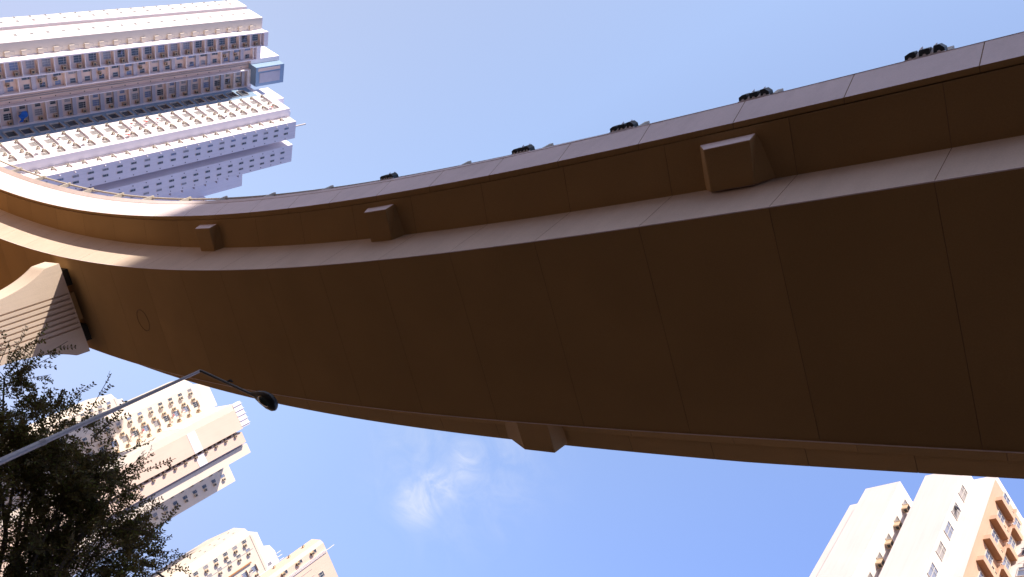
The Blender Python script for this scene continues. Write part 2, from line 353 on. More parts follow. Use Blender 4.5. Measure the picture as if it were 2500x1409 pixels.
# boxed brackets under the cantilevers: flat-bottomed with ends that slope up
def bracket(sa, sb, zb, d0, d1, ztop=13.62, ea=.34, eb=.42, lab=None):
    """sa..sb flat bottom; d0 inner, d1 outer offset"""
    m = MB(); sgn = 1 if d1 > d0 else -1; lean = .05 if sgn > 0 else .0
    prof = [(sa - ea, ztop), (sa, zb), (sb, zb), (sb + eb, ztop)]
    inn = [pt(s + (0 if z == zb else 0), d0, z) for s, z in prof]
    outr = [pt(s, d1 + .15 * sgn, z) for s, z in prof]
    # outer face slightly shorter than the inner one
    outr[1] = pt(sa + .04, d1, zb); outr[2] = pt(sb + (.12 if sgn > 0 else 0), d1, zb); outr[0] = pt(sa - ea + (.10 if sgn > 0 else 0), d1 + lean, ztop); outr[3] = pt(sb + (.06 if sgn > 0 else eb), d1 + lean, ztop)
    m.loft([inn, outr], 'concrete')
    o = fchild(m, 'bracket')
    bv = o.modifiers.new('bevel', 'BEVEL'); bv.width = .025; bv.segments = 2; bv.limit_method = 'ANGLE'
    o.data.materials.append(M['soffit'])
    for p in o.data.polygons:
        if p.normal.z < -.3 or sgn < 0: p.material_index = 1  # undersides and the whole outer box get the painted shade tone
    return o
bracket(35.72, 36.55, 13.18, .2, 1.01)
bracket(25.50, 26.35, 13.22, .2, 1.06)
bracket(16.02, 16.92, 13.25, .2, 1.10)
bracket(29.15, 30.16, 13.1, -4.5, -5.67, 13.62, .95, .04)
# round access cover in the soffit
rg = MB(); cx_, cy_ = -27.2, 13.57
ro = [(.45, 11.9985), (.45, 11.99), (.41, 11.99), (.41, 11.9985)]
rings = [[Vector((cx_ + r * math.cos(a), cy_ + r * math.sin(a), z)) for r, z in ro] for a in [2 * math.pi * k / 48 for k in range(49)]]
rg.loft(rings, 'joint', caps=False); fchild(rg, 'access_cover_ring')

# low guard rail along the top of the near parapet
posts_s = [-5.7, -2.8, .15, 2.66, 5.72, 8.51, 11.69, 14.47, 17.77, 21.19, 24.32, 27.56, 30.47, 33.28, 36.4, 39.45, 42.5]
p_, n_ = curve(15); gr = empty('guard_rail', (p_.x, p_.y, 15.1), 0, 'low cream metal guard rail fixed on top of the near flyover parapet', 'guard rail')
def gchild(mb, name):
    o = mb.build(name); o.parent = gr; o.matrix_parent_inverse = Matrix.Translation(-gr.location); return o
def rail(off, z, wd, h, name):
    m = MB(); rings = []
    for q in range(int(105 / 1.0)):
        s = -50 + q * 1.0; d = dP3(s) + off
        rings.append([pt(s, d, z), pt(s, d + wd, z), pt(s, d + wd, z + h), pt(s, d, z + h)])
    m.loft(rings, 'rail'); gchild(m, name)
rail(-.10, 15.58, .07, .06, 'top_rail')
rail(-.07, 15.13, .04, .02, 'bottom_rail')
for s in posts_s:
    m = MB(); d = dP3(s)
    # cast post: a wedge plate, narrow at the foot and broad at the rail
    a = [pt(s - .05, d - .14, 15.1), pt(s + .05, d - .14, 15.1), pt(s + .05, d - .03, 15.1), pt(s - .05, d - .03, 15.1)]
    b = [pt(s - .06, d - .16, 15.68), pt(s + .06, d - .16, 15.68), pt(s + .06, d + .03, 15.68), pt(s - .06, d + .03, 15.68)]
    m.loft([a, b], 'rail'); gchild(m, 'post')

# dark three-lobed fittings with white fins standing beside the posts
def fitting(sc, L=.72, label=None):
    p, n = curve(sc); d = dP3(sc); o = pt(sc, d - .02, 15.13); t = Vector((-n.y, n.x))
    e = empty('parapet_fitting', o, math.atan2(t.y, t.x), label, 'parapet fitting', 'dark fittings along the near parapet')
    # local x along the deck, local -y... towards the camera side
    b = MB(); b.box(-L * .56, L * .5, -.02, .10, .0, .035, 'dark'); b.build('base_plate', e, (0, 0, 0))
    for k in range(3):
        x0 = -L * .46 + k * L * .325; x1 = x0 + L * .255
        hd = MB(); rings = []
        for j in range(9):
            q = math.pi * j / 8
            rings.append((math.cos(q), math.sin(q)))
        # rounded hood outline in plan, open to below, extruded in height
        depth = .14 + (.015 if k == 2 else 0)
        lo = [(x0, -.0), (x0 + .01, -depth * .75), (x0 + (.09 if k == 0 else .02), -depth), (x1 - (.07 if k == 2 else .01), -depth), (x1 - .0, -depth * (.55 if k == 2 else .9)), (x1, 0)]
        hd.loft([[(a_, b_, .05) for a_, b_ in lo], [(a_, b_, .26) for a_, b_ in lo]], 'dark'); hd.build('hood', e, (0, 0, 0))
        ls = MB(); rr = [[((x0 + x1) / 2 + .028 * math.cos(a), -.035 + .028 * math.sin(a), z) for a in [2 * math.pi * t_ / 12 for t_ in range(12)]] for z in (.03, .049)]
        ls.loft(rr, 'fin'); ls.build('lens', e, (0, 0, 0))
        if k:
            fn = MB(); fn.loft([[(x0 - .09, -.004, .03), (x0 - .075, -.03, .03), (x0 + .0, -.045, .03), (x0 + .0, -.004, .03)], [(x0 - .085, -.004, .30), (x0 - .02, -.15, .30), (x0 + .035, -.185, .30), (x0 + .035, -.004, .30)]], 'fin')
            fn.build('fin', e, (0, 0, 0))
    rm = MB(); rm.box(-L * .46, L * .47, -.034, -.022, .0, .05, 'fin'); rm.build('rim', e, (0, 0, 0))
    return e
for sc_, lb in ((39.15, 'dark three-lobed fitting with white fins, largest and nearest the right edge, on the parapet'),
                (36.05, 'second dark three-lobed fitting from the right along the flyover parapet'),
                (32.9, 'third dark three-lobed fitting from the right, above the largest bracket box'),
                (29.85, 'fourth dark three-lobed fitting from the right on the parapet top'),
                (24.55, 'tiny dark bumpy fitting farthest left on the parapet, above the middle bracket box')):
    fitting(sc_, .70 if sc_ > 30.5 else .66, lb)

# ------------------------------------------------------------------ pier
c1 = Vector((-32.755, 12.559)); c2 = Vector((-31.945, 16.385)); tt = (c2 - c1).normalized(); nn = Vector((tt.y, -tt.x)); WID = 3.93; TH = 1.5
pier = empty('bridge_pier', (c1.x + tt.x * WID / 2 - nn.x * .75, c1.y + tt.y * WID / 2 - nn.y * .75, GZ), math.atan2(nn.y, nn.x), 'flared concrete pier with vertical grooves carrying the flyover at its left end', 'bridge pier')
# local: x = outwards through the grooved face (front at +.75), y = across (0 = middle)
left = [(0.0, 11.62), (0.03, 11.11), (.24, 10.76), (.39, 10.4), (.53, 9.95), (.62, 9.5), (.69, 9.0), (.73, 8.4), (.76, 7.6), (.78, 6.5), (.78, 0)]
def leftx(z):
    zz = z
    if zz > 11.05: return .0 + .05 * (11.62 - zz)
    if zz < 6.5: return .78
    t = min(max((11.05 - zz) / 4.55, 0.0), 1.0); return .04 + .74 * (1 - (1 - t) ** 3.8)
zs = [GZ, 4, 6.5, 7.2, 7.8] + [8.2 + .15 * k for k in range(20)] + [11.11, 11.25, 11.62]
pm = MB(); rings = []
BACK = .69
def prow(x0, x1, z, cut=0.0):
    a = leftx(z); return [(x0, -WID / 2 + a, z - GZ), (x1, -WID / 2 + a, z - GZ), (x1, WID / 2 - a, z - GZ), (x0, WID / 2 - a, z - GZ)]
pm.loft([prow(-.75, BACK, z) for z in zs], 'pier')
po_ = smooth(pm.build('shaft', pier, (0, 0, 0)), 25)
fm = MB()
gs = [1.30 + .213 * k for k in range(8)]      # groove centres measured from the cap end
GW = .075
edges = [None] + gs + [None]
for k in range(len(edges) - 1):
    a = edges[k]; b = edges[k + 1]
    if a is None or b is None:
        pts = []
        if a is None: pts = [(-WID / 2 + leftx(z), z) for z in zs] + [(-WID / 2 + b - GW / 2, 11.62), (-WID / 2 + b - GW / 2, GZ)]
        else: pts = [(WID / 2 - leftx(z), z) for z in zs] + [(-WID / 2 + a + GW / 2, 11.62), (-WID / 2 + a + GW / 2, GZ)]
    else: pts = [(-WID / 2 + a + GW / 2, GZ), (-WID / 2 + b - GW / 2, GZ), (-WID / 2 + b - GW / 2, 11.62), (-WID / 2 + a + GW / 2, 11.62)]
    fm.loft([[(BACK + .001, y, z - GZ) for y, z in pts], [(.75, y, z - GZ) for y, z in pts]], 'pier')
for a in gs:   # grooves stop just below the cap edge
    fm.box(BACK + .001, .75, -WID / 2 + a - GW / 2 + .001, -WID / 2 + a + GW / 2 - .001, 11.56 - GZ, 11.619 - GZ, 'pier')
fo = fm.build('grooved_face', pier, (0, 0, 0))
for y in (-1.25, 1.25):
    b = MB(); b.box(-.35, .35, y - .35, y + .35, 11.63 - GZ, 11.99 - GZ, 'rubber'); b.build('bearing', pier, (0, 0, 0))
b = MB(); b.box(-.6, .45, -.6, .6, 11.63 - GZ, 11.9 - GZ, 'soffit'); b.build('shear_key', pier, (0, 0, 0))
# a second pier further round the bend and one beyond the right edge keep the deck carried
def copy_thing(root, loc, rz, label):
    r = root.copy(); C.objects.link(r); r.location = loc; r.rotation_euler = (0, 0, rz); r['label'] = label
    for ch in root.children:
        c = ch.copy(); C.objects.link(c); c.parent = r
    return r
for s_, lb in ((52.0, 'grooved concrete pier beyond the right edge of the picture'),):
    p, n = curve(s_); q = p + n * (-WID / 2 - .1); copy_thing(pier, (q.x, q.y, GZ), math.atan2(n.x, -n.y), lb)

# ------------------------------------------------------------------ street lamps
def lamp(base, arm_dir, label, Lz=8.4):
    e = empty('street_lamp', (base[0], base[1], GZ), 0, label, 'street lamp', 'street lamps beside the flyover')
    H = Lz - GZ; m = MB(); m.tube([(0, 0, 0), (0, 0, 1.3), (0, 0, 1.35), (0, 0, 6.2), (0, 0, 6.21), (0, 0, H)], [.14, .14, .105, .07, .062, .036], 'steel', 12); smooth(m.build('pole', e, (0, 0, 0)))
    m = MB(); m.tube([(0, 0, 6.15), (0, 0, 6.26)], [.078, .078], 'steel', 12); m.build('collar', e, (0, 0, 0))
    a = Vector(arm_dir).normalized(); m = MB(); pts = [Vector((0, 0, H)) - Vector((0, 0, .03)), Vector((0, 0, H)) + a * .06, a * 1.2 + Vector((0, 0, H)), a * 2.35 + Vector((0, 0, H))]
    m.tube(pts, [.036, .036, .034, .032], 'lampdark', 12); smooth(m.build('arm', e, (0, 0, 0)))
    m = MB(); q = a * 1.22 + Vector((0, 0, H)); m.tube([q + Vector((-.07, -.02, .03)), q + Vector((-.0, -.05, .07)), q + Vector((.09, -.05, .06))], [.02, .034, .02], 'rubber', 8); m.build('clamp', e, (0, 0, 0))
    # teardrop head
    side = Vector((-a.y, a.x, 0)); prof = [(-.04, .05), (.08, .10), (.28, .18), (.5, .235), (.7, .23), (.84, .17), (.90, .08)]
    hd = MB(); rings = []
    for x, r in prof:
        c = a * (2.2 + x) + Vector((0, 0, H + .01))
        rings.append([c + side * math.cos(t) * r + Vector((0, 0, 1)) * (max(math.sin(t), 0) * r * .62 + min(math.sin(t), 0) * r * .30) for t in [2 * math.pi * k / 16 for k in range(16)]])
    hd.loft(rings, 'lampdark'); ho = smooth(hd.build('lamp_head', e, (0, 0, 0)), 60)
    ln = MB(); rings = []
    for z, s_ in ((-.045, 1), (-.085, .72), (-.095, .3)):
        rings.append([a * (2.2 + .52 + .24 * s_ * math.cos(t)) + side * (.13 * s_ * math.sin(t)) + Vector((0, 0, H + z)) for t in [2 * math.pi * k / 20 for k in range(20)]])
    ln.loft(rings, 'lens'); l = smooth(ln.build('lens', e, (0, 0, 0)), 60); return e
lamp((-16.51, 10.12), (2.27, -.17, 0), 'grey street lamp whose bent arm and dark head cross in front of the flyover edge')
lamp((-22.35, 20.5), (2.27, -.10, 0), 'street lamp of which only the elbow shows behind the tree at the bottom edge')

# ------------------------------------------------------------------ building kit
MESH = {}
def cached(key, fn):
    if key not in MESH: MESH[key] = fn().mesh(key[0])
    return MESH[key]
SLOTS = {'window': ('frame', 'glass', 'glassgrey', 'glassblue'), 'air_conditioner': ('ac', 'acb', 'grille'), 'ledge': ('white', 'salmon', 'brown', 'pink', 'greypanel', 'cream'), 'vent': ('grille', 'white'), 'lamp_dome': ('white',), 'drying_rack': ('frame', 'cloth_white', 'cloth_red', 'cloth_grey', 'cloth_blue')}
def kit(kind):
    m = MB()
    for s in SLOTS[kind]: m.mi(s)
    return m
def window_mesh(wd, ht, glass, mull=1, trans=True, open_=False, proud=.07, fr=.05):
    def f():
        m = kit('window'); y0, y1 = -proud, .03
        for b in ((-wd / 2, -wd / 2 + fr, -ht / 2, ht / 2), (wd / 2 - fr, wd / 2, -ht / 2, ht / 2)): m.box(b[0], b[1], y0, y1, b[2], b[3], 'frame')
        m.box(-wd / 2 + fr, wd / 2 - fr, y0, y1, -ht / 2, -ht / 2 + fr, 'frame'); m.box(-wd / 2 + fr, wd / 2 - fr, y0, y1, ht / 2 - fr, ht / 2, 'frame')
        m.box(-wd / 2 + fr, wd / 2 - fr, -.02, .02, -ht / 2 + fr, ht / 2 - fr, glass)
        for k in range(1, mull + 1):
            x = -wd / 2 + wd * k / (mull + 1); m.box(x - .02, x + .02, -.05, -.021, -ht / 2 + fr, ht / 2 - fr, 'frame')
        if trans: m.box(-wd / 2 + fr, wd / 2 - fr, -.048, -.022, ht * .16, ht * .16 + .04, 'frame')
        if open_:
            mx = Matrix.Translation((0, -.06, ht * .2)) @ Matrix.Rotation(R(-38), 4, 'X')
            m.box(-wd * .42, 0, -.012, .012, -ht * .5, 0, 'glassblue', mx)
        return m
    return cached(('window', wd, ht, glass, mull, trans, open_, proud), f)
def ac_mesh(wd=.7, ht=.48, dp=.55, mat_='ac', brk=True):
    def f():
        m = kit('air_conditioner'); m.box(-wd / 2, wd / 2, -dp, 0, 0, ht, mat_)
        m.box(-wd * .38, wd * .3, -dp - .012, -dp - .002, ht * .12, ht * .88, 'grille')
        m.box(-wd * .30, wd * .3, -dp * .85, -dp * .3, -.012, -.002, 'grille')
        if brk:
            for x in (-wd * .42, wd * .36): m.box(x, x + .04, -dp * .9, 0, -.06, -.014, mat_)
            m.box(-wd * .55, wd * .55, -dp * 1.05, 0, ht + .05, ht + .09, mat_)
        return m
    return cached(('air_conditioner', wd, ht, dp, mat_, brk), f)
def ledge_mesh(wd, th, dp, mat_, lip=0.0):
    def f():
        m = kit('ledge'); m.box(-wd / 2, wd / 2, -dp, 0, 0, th, mat_)
        if lip: m.box(-wd / 2, -wd / 2 + .08, -dp, -.001, -lip, -.001, mat_)
        return m
    return cached(('ledge', wd, th, dp, mat_, lip), f)
def vent_mesh(r=.09):
    def f():
        m = kit('vent'); m.loft([[(r * math.cos(t), y, r * math.sin(t)) for t in [2 * math.pi * k / 10 for k in range(10)]] for y in (-.04, .0)], 'grille'); return m
    return cached(('vent', r), f)
def dome_mesh(r=.2):
    def f():
        m = kit('lamp_dome'); rings = []
        for j in range(5):
            q = math.pi / 2 * j / 4.2; rings.append([(r * math.cos(q) * math.cos(t), -r * math.sin(q), r * math.cos(q) * math.sin(t)) for t in [2 * math.pi * k / 10 for k in range(10)]])
        m.loft(rings, 'white'); return m
    return cached(('lamp_dome', r), f)
def rack_mesh(seed, wd=1.6, dp=1.0, n=4):
    def f():
        rnd = random.Random(seed); m = kit('drying_rack')
        for x in (-wd / 2, wd / 2): m.box(x - .015, x + .015, -dp, 0, -.015, .015, 'frame')
        for j in range(3): m.box(-wd / 2, wd / 2, -dp + j * dp / 3 - .01, -dp + j * dp / 3 + .01, .016, .036, 'frame')
        for k in range(n):
            c = rnd.choice(['cloth_white', 'cloth_white', 'cloth_grey', 'cloth_red', 'cloth_grey']); x = rnd.uniform(-wd / 2, wd / 2 - .4); y = -dp + rnd.choice([0, 1, 2]) * dp / 3
            hh = rnd.uniform(.4, .8); ww = rnd.uniform(.25, .45); m.box(x, x + ww, y - .012, y + .012, -hh, .0, c)
        return m
    return cached(('drying_rack', seed, wd, dp, n), f)

class Tower:
    def __init__(s, th, u0, v0, name, label, cat='apartment tower', group=None):
        s.th = R(th); s.u0, s.v0 = u0, v0
        c, n = math.cos(s.th), math.sin(s.th)
        s.e = empty(name, (u0 * c - v0 * n, u0 * n + v0 * c, GZ), s.th, label, cat, group); s.items = []
    def prism(s, pts, z0, z1, m, name, mtop=None):
        mb = MB(); mb.prism([(u - s.u0, v - s.v0) for u, v in pts], z0 - GZ, z1 - GZ, m, mtop); return mb.build(name, s.e, (0, 0, 0))
    def boxes(s, L, m, name):
        mb = MB()
        for (a, b, c, d, e_, f) in L: mb.box(a - s.u0, b - s.u0, c - s.v0, d - s.v0, e_ - GZ, f - GZ, m)
        return mb.build(name, s.e, (0, 0, 0))
    ROT = {'+u': R(90), '-v': 0.0, '-u': R(-90), '+v': R(180)}
    def put(s, name, me, face, u, v, z): s.items.append((name, me, face, u - s.u0, v - s.v0, z - GZ))
    def finish(s):
        kinds = {}
        inv = s.e.matrix_basis
        for it in s.items: kinds.setdefault(it[0], []).append(it)
        for k, L in kinds.items():
            def key(it):
                loc = Matrix.Rotation(s.th, 4, 'Z') @ Vector(it[3:6]) + Vector(s.e.location)
                f = Vector((-.558, .423, .714)); return loc.length / max(it[1]['size'], .05) + (0 if loc.normalized().dot(f) > .80 else 1e6)
            for it in L:
                if 'size' not in it[1].keys():
                    bb = [v.co for v in it[1].vertices]; it[1]['size'] = max((a - b).length for a in bb[:8] for b in bb[-8:])
            L = sorted(L, key=key)
            for it in L[:100]:
                o = bpy.data.objects.new(k, it[1]); C.objects.link(o); o.parent = s.e; o.location = it[3:6]; o.rotation_euler = (0, 0, Tower.ROT[it[2]])
            rest = L[100:]
            if rest:
                bm = bmesh.new()
                for it in rest:
                    n0 = len(bm.verts); bm.from_mesh(it[1]); bm.verts.ensure_lookup_table()
                    mx = Matrix.Translation(it[3:6]) @ Matrix.Rotation(Tower.ROT[it[2]], 4, 'Z')
                    bmesh.ops.transform(bm, matrix=mx, verts=bm.verts[n0:])
                me = bpy.data.meshes.new(k); bm.to_mesh(me); bm.free()
                for m_ in SLOTS[k]: me.materials.append(M[m_])
                o = bpy.data.objects.new(k, me); C.objects.link(o); o.parent = s.e; o['kind'] = 'stuff'
rnd = random.Random(7)
GL = ['glass', 'glass', 'glassgrey', 'glassblue']

# ------------------------------------------------------------------ tower A: large white tower with loggias, top left
A = Tower(17, -160, 84, 'apartment_tower', 'huge white stepped tower with loggia rows filling the upper left corner')
A.prism([(-185, 76), (-154.6, 63.1), (-150.6, 63.1), (-150.6, 64.4), (-149.9, 64.4), (-149.9, 63.5), (-144.8, 63.5), (-144.8, 66.1), (-143.7, 66.1), (-143.7, 69.4), (-146.1, 69.4), (-146.1, 73.6),
         (-149.2, 73.6), (-149.2, 81.7), (-141.5, 81.7), (-141.5, 80.5), (-133.4, 80.5), (-133.4, 82.6), (-130.9, 82.6), (-130.9, 86.9), (-134.9, 86.9), (-134.9, 88.9), (-131.5, 88.9),
         (-131.5, 93.4), (-134.9, 93.4), (-134.9, 95.6), (-150, 95.6), (-150, 110), (-185, 110)], GZ, 110, 'white', 'wall')
A.prism([(-185, 110.01), (-148.8, 110.01), (-148.8, 116), (-185, 116)], GZ, 99, 'white', 'wing')
A.boxes([(-143.7, -142.9, 66.1, 66.32, GZ, 109.2), (-143.7, -142.9, 69.2, 69.4, GZ, 109.2), (-146.1, -145.3, 73.4, 73.6, GZ, 109.2), (-149.2, -148.3, 77.3, 77.5, GZ, 109.2), (-149.2, -148.3, 81.5, 81.69, GZ, 109.2),
         (-146.1, -145.3, 69.41, 69.55, GZ, 109.2), (-143.7, -142.9, 66.1, 69.4, 109.21, 110.3), (-146.1, -145.3, 69.41, 73.6, 109.21, 110.3), (-149.2, -148.3, 77.3, 81.69, 109.21, 110.3)], 'white', 'fin')
A.boxes([(-155, -148.4, 74.9, 76.0, 110.01, 118)], 'white', 'roof_house')
A.boxes([(-160, -146.3, 76.05, 80.8, 110.01, 118)], 'bluewall', 'water_tank')
A.boxes([(-146.29, -146.2, 77.5, 80.0, 111.0, 116.8)], 'greypanel', 'tank_panel')
A.boxes([(-146.29, -146.24, 76.4, 77.1, 110.6, 116.8)], 'pink', 'tank_doorway')
A.boxes([(-152, -145.6, 84.7, 86.4, 110.01, 118)], 'white', 'roof_house')
A.boxes([(-152, -142.1, 86.45, 87.9, 110.01, 117.4)], 'white', 'roof_house')
A.boxes([(-149.19, -149.14, 73.6, 77.3, GZ, 110)], 'pink', 'recess_wall')
A.boxes([(-143.69, -143.66, 66.33, 69.19, GZ, 109.2), (-146.09, -146.06, 69.56, 73.39, GZ, 109.2), (-149.19, -149.16, 77.51, 81.49, GZ, 109.2)], 'pink', 'loggia_wall')
A.boxes([(-149.19, -141.51, 81.60, 81.69, GZ, 108.8)], 'bluewall', 'recess_shade_panel')  # blue face laid over the white wall, recess shade put into its colour
A.boxes([(-144.79, -144.76, 63.55, 65.95, GZ, 109.8), (-150.59, -149.91, 64.36, 64.39, GZ, 109.8)], 'cream', 'return_shade_panel')  # thin panels that paint the warm grey of the shaded return
for v in (74.9, 75.9, 76.3): 
    A.boxes([(-149.1, -148.95, v, v + .09, GZ, 109.9)], 'pipe', 'downpipe')
A.boxes([(-133.3, -133.2, 82.3, 82.4, GZ, 110)], 'pipe', 'downpipe')
NF = 24
def fz(n): return 108.5 - 2.8 * n
wA = lambda: rnd.choice(GL)
for n in range(NF):
    z = fz(n) - 2.8   # floor level of the storey
    opn = rnd.random() < .15
    # row 1
    A.put('window', window_mesh(1.5, 1.5, wA(), 2, True, opn), '+u', -143.66, 67.4, z + 1.6)
    A.put('air_conditioner', ac_mesh(.72, .55, .6, 'acb'), '+u', -143.66, 68.7, z + 1.45)
    A.put('ledge', ledge_mesh(2.86, .12, .68, 'white'), '+u', -143.66, 67.76, z + 2.68)
    # row 2
    A.put('window', window_mesh(1.6, 1.5, wA(), 2, True, False), '+u', -146.06, 70.6, z + 1.5)
    A.put('window', window_mesh(1.0, 1.1, wA(), 1, False, rnd.random() < .25), '+u', -146.06, 72.75, z + 1.5)
    if rnd.random() < .5: A.put('air_conditioner', ac_mesh(.6, .45, .5, 'acb'), '+u', -146.06, 71.85, z + .8)
    A.put('ledge', ledge_mesh(3.82, .12 if n % 3 == 0 else .75, .7 if n % 3 == 0 else .35, 'white' if n % 3 == 0 else 'greypanel'), '+u', -146.06, 71.48, z + (2.68 if n % 3 == 0 else 2.3))
    # recess strip
    A.put('window', window_mesh(.7, .9, 'glass', 1, False), '+u', -149.14, 74.3, z + 1.6)
    A.put('vent', vent_mesh(.12), '+u', -149.14, 76.9, z + 2.2)
    # row 3
    A.put('window', window_mesh(.95, 1.1, wA(), 1, False, False), '+u', -149.16, 78.15, z + 1.5)
    A.put('window', window_mesh(1.4, 1.45, wA(), 2, True, opn), '+u', -149.16, 79.75, z + 1.5)
    A.put('air_conditioner', ac_mesh(.7, .55, .6, 'acb'), '+u', -149.16, 80.95, z + 1.4)
    A.put('ledge', ledge_mesh(3.96, .12 if n % 3 == 1 else .75, .72 if n % 3 == 1 else .35, 'white' if n % 3 == 1 else 'greypanel'), '+u', -149.16, 79.5, z + (2.68 if n % 3 == 1 else 2.3))
    # dark recess windows
    A.put('window', window_mesh(2.4, 1.9, 'glass', 0, False, False, .3), '-v', -145.6, 81.6, z + .35)
    # sunlit wing with ledges and drying racks
    A.put('ledge', ledge_mesh(3.6, .1, .42, 'white'), '-v', -138.8, 80.5, z + 2.1)
    A.put('air_conditioner', ac_mesh(.65, .45, .45, 'ac', False), '-v', -140.6, 80.5, z + 1.75)
    A.put('window', window_mesh(1.5, 1.2, 'glassgrey', 2, True), '-v', -138.9, 80.5, z + 1.2)
    A.put('air_conditioner', ac_mesh(.6, .45, .45, 'ac', False), '-v', -137.0, 80.5, z + 1.0)
    A.put('ledge', ledge_mesh(1.7, .1, .42, 'white'), '-v', -135.2, 80.5, z + 1.95)
    A.put('air_conditioner', ac_mesh(.6, .45, .45, 'ac', False), '-v', -135.8, 80.5, z + 1.35)
    A.put('window', window_mesh(.9, 1.0, 'glassgrey', 1, True), '-v', -134.8, 80.5, z + 1.2)
    if rnd.random() < .45: A.put('drying_rack', rack_mesh(rnd.randint(0, 5)), '-v', -138.6, 80.5, z + .6)
    if rnd.random() < .25: A.put('drying_rack', rack_mesh(rnd.randint(0, 5), 1.1, .8), '-v', -135.0, 80.5, z + .5)
    # narrow lit return with small cases
    A.put('air_conditioner', ac_mesh(.5, .4, .4, 'ac', False), '-v', -132.6, 82.6, z + 1.2)
    A.put('ledge', ledge_mesh(1.2, .08, .3, 'white'), '-v', -132.5, 82.6, z + 1.75)
    # shaded lavender front
    A.put('lamp_dome', dome_mesh(.17), '+u', -130.9, 83.1, z + 1.7)
    A.put('window', window_mesh(.5, 1.15, wA(), 0, True), '+u', -130.9, 83.9, z + 1.7)
    A.put('window', window_mesh(.55, 1.15, 'glass', 0, True), '+u', -130.9, 85.2, z + 1.6)
    A.put('vent', vent_mesh(.11), '+u', -130.9, 86.5, z + 1.5)
    A.put('ledge', ledge_mesh(1.6, .08, .5, 'pink'), '+u', -134.9, 87.9, z + 1.6)
    A.put('air_conditioner', ac_mesh(.6, .4, .5, 'acb'), '+u', -134.9, 88.1, z + .6)
    A.put('vent', vent_mesh(.11), '+u', -131.5, 89.4, z + 1.6)
    A.put('window', window_mesh(.55, 1.15, 'glass', 0, True), '+u', -131.5, 90.4, z + 1.5)
    A.put('window', window_mesh(.5, 1.15, wA(), 0, True), '+u', -131.5, 91.9, z + 1.5)
    A.put('vent', vent_mesh(.11), '+u', -131.5, 92.9, z + 1.2)
    A.put('window', window_mesh(1.3, 1.5, 'glass', 2, True), '+u', -134.9, 94.45, z + 1.4)
    if n > 3: A.put('ledge', ledge_mesh(2.1, .12, 1.1, 'greypanel'), '+u', -134.9, 94.6, z + 2.6)
    # the two blank sunlit wings at the top
    for u in (-147.5,): A.put('window', window_mesh(.75, .5, 'glassgrey', 0, False), '-v', u, 63.5, z + 1.4)
    A.put('vent', vent_mesh(.08), '-v', -145.9, 63.5, z + 1.2)
    A.put('window', window_mesh(.75, .5, 'glassgrey', 0, False), '-v', -152.5, 63.1, z + 1.3)
    A.put('window', window_mesh(.7, .35, 'glassgrey', 0, False), '-v', -154.3, 63.1, z + 1.5)
    # window hoods down the shaded return
    A.put('ledge', ledge_mesh(.9, .9, .35, 'cream'), '+u', -144.8, 65.5, z + .8)
    A.put('window', window_mesh(.6, .8, 'glass', 0, False), '+u', -144.8, 65.45, z + 2.15)
for i_, z in enumerate((98, 92.5, 87)):
    A.boxes([(-148.79, -148.0, 110.01, 115.9, z, z + .15)], 'white', 'canopy')
# stubs of rods and brackets at the roof line
A.boxes([(-131.5, -131.2, 84, 84.2, 110.01, 113.2)], 'pipe', 'roof_rod')
A.finish()
# the blue cloth hung out of a loggia
c_ = MB(); rings = []
for i in range(9):
    x = -1.1 + .28 * i; rings.append([(x, .12 * math.sin(i * 1.4), .35 * math.sin(i * .6)), (x + .15, .16 * math.sin(i * 1.9 + 1), -1.0 + .3 * math.cos(i))])
c_.loft(rings, 'cloth_blue', closed=False, caps=False)
cs, sn = math.cos(R(17)), math.sin(R(17)); uu, vv = -147.9, 79.6
co = c_.build('hanging_cloth'); co.location = (uu * cs - vv * sn, uu * sn + vv * cs, 59.5); co.rotation_euler = (0, R(15), R(107))
sm = co.modifiers.new('thick', 'SOLIDIFY'); sm.thickness = .02
tag(co, 'bright blue cloth hanging from the white tower near the left edge', 'cloth')

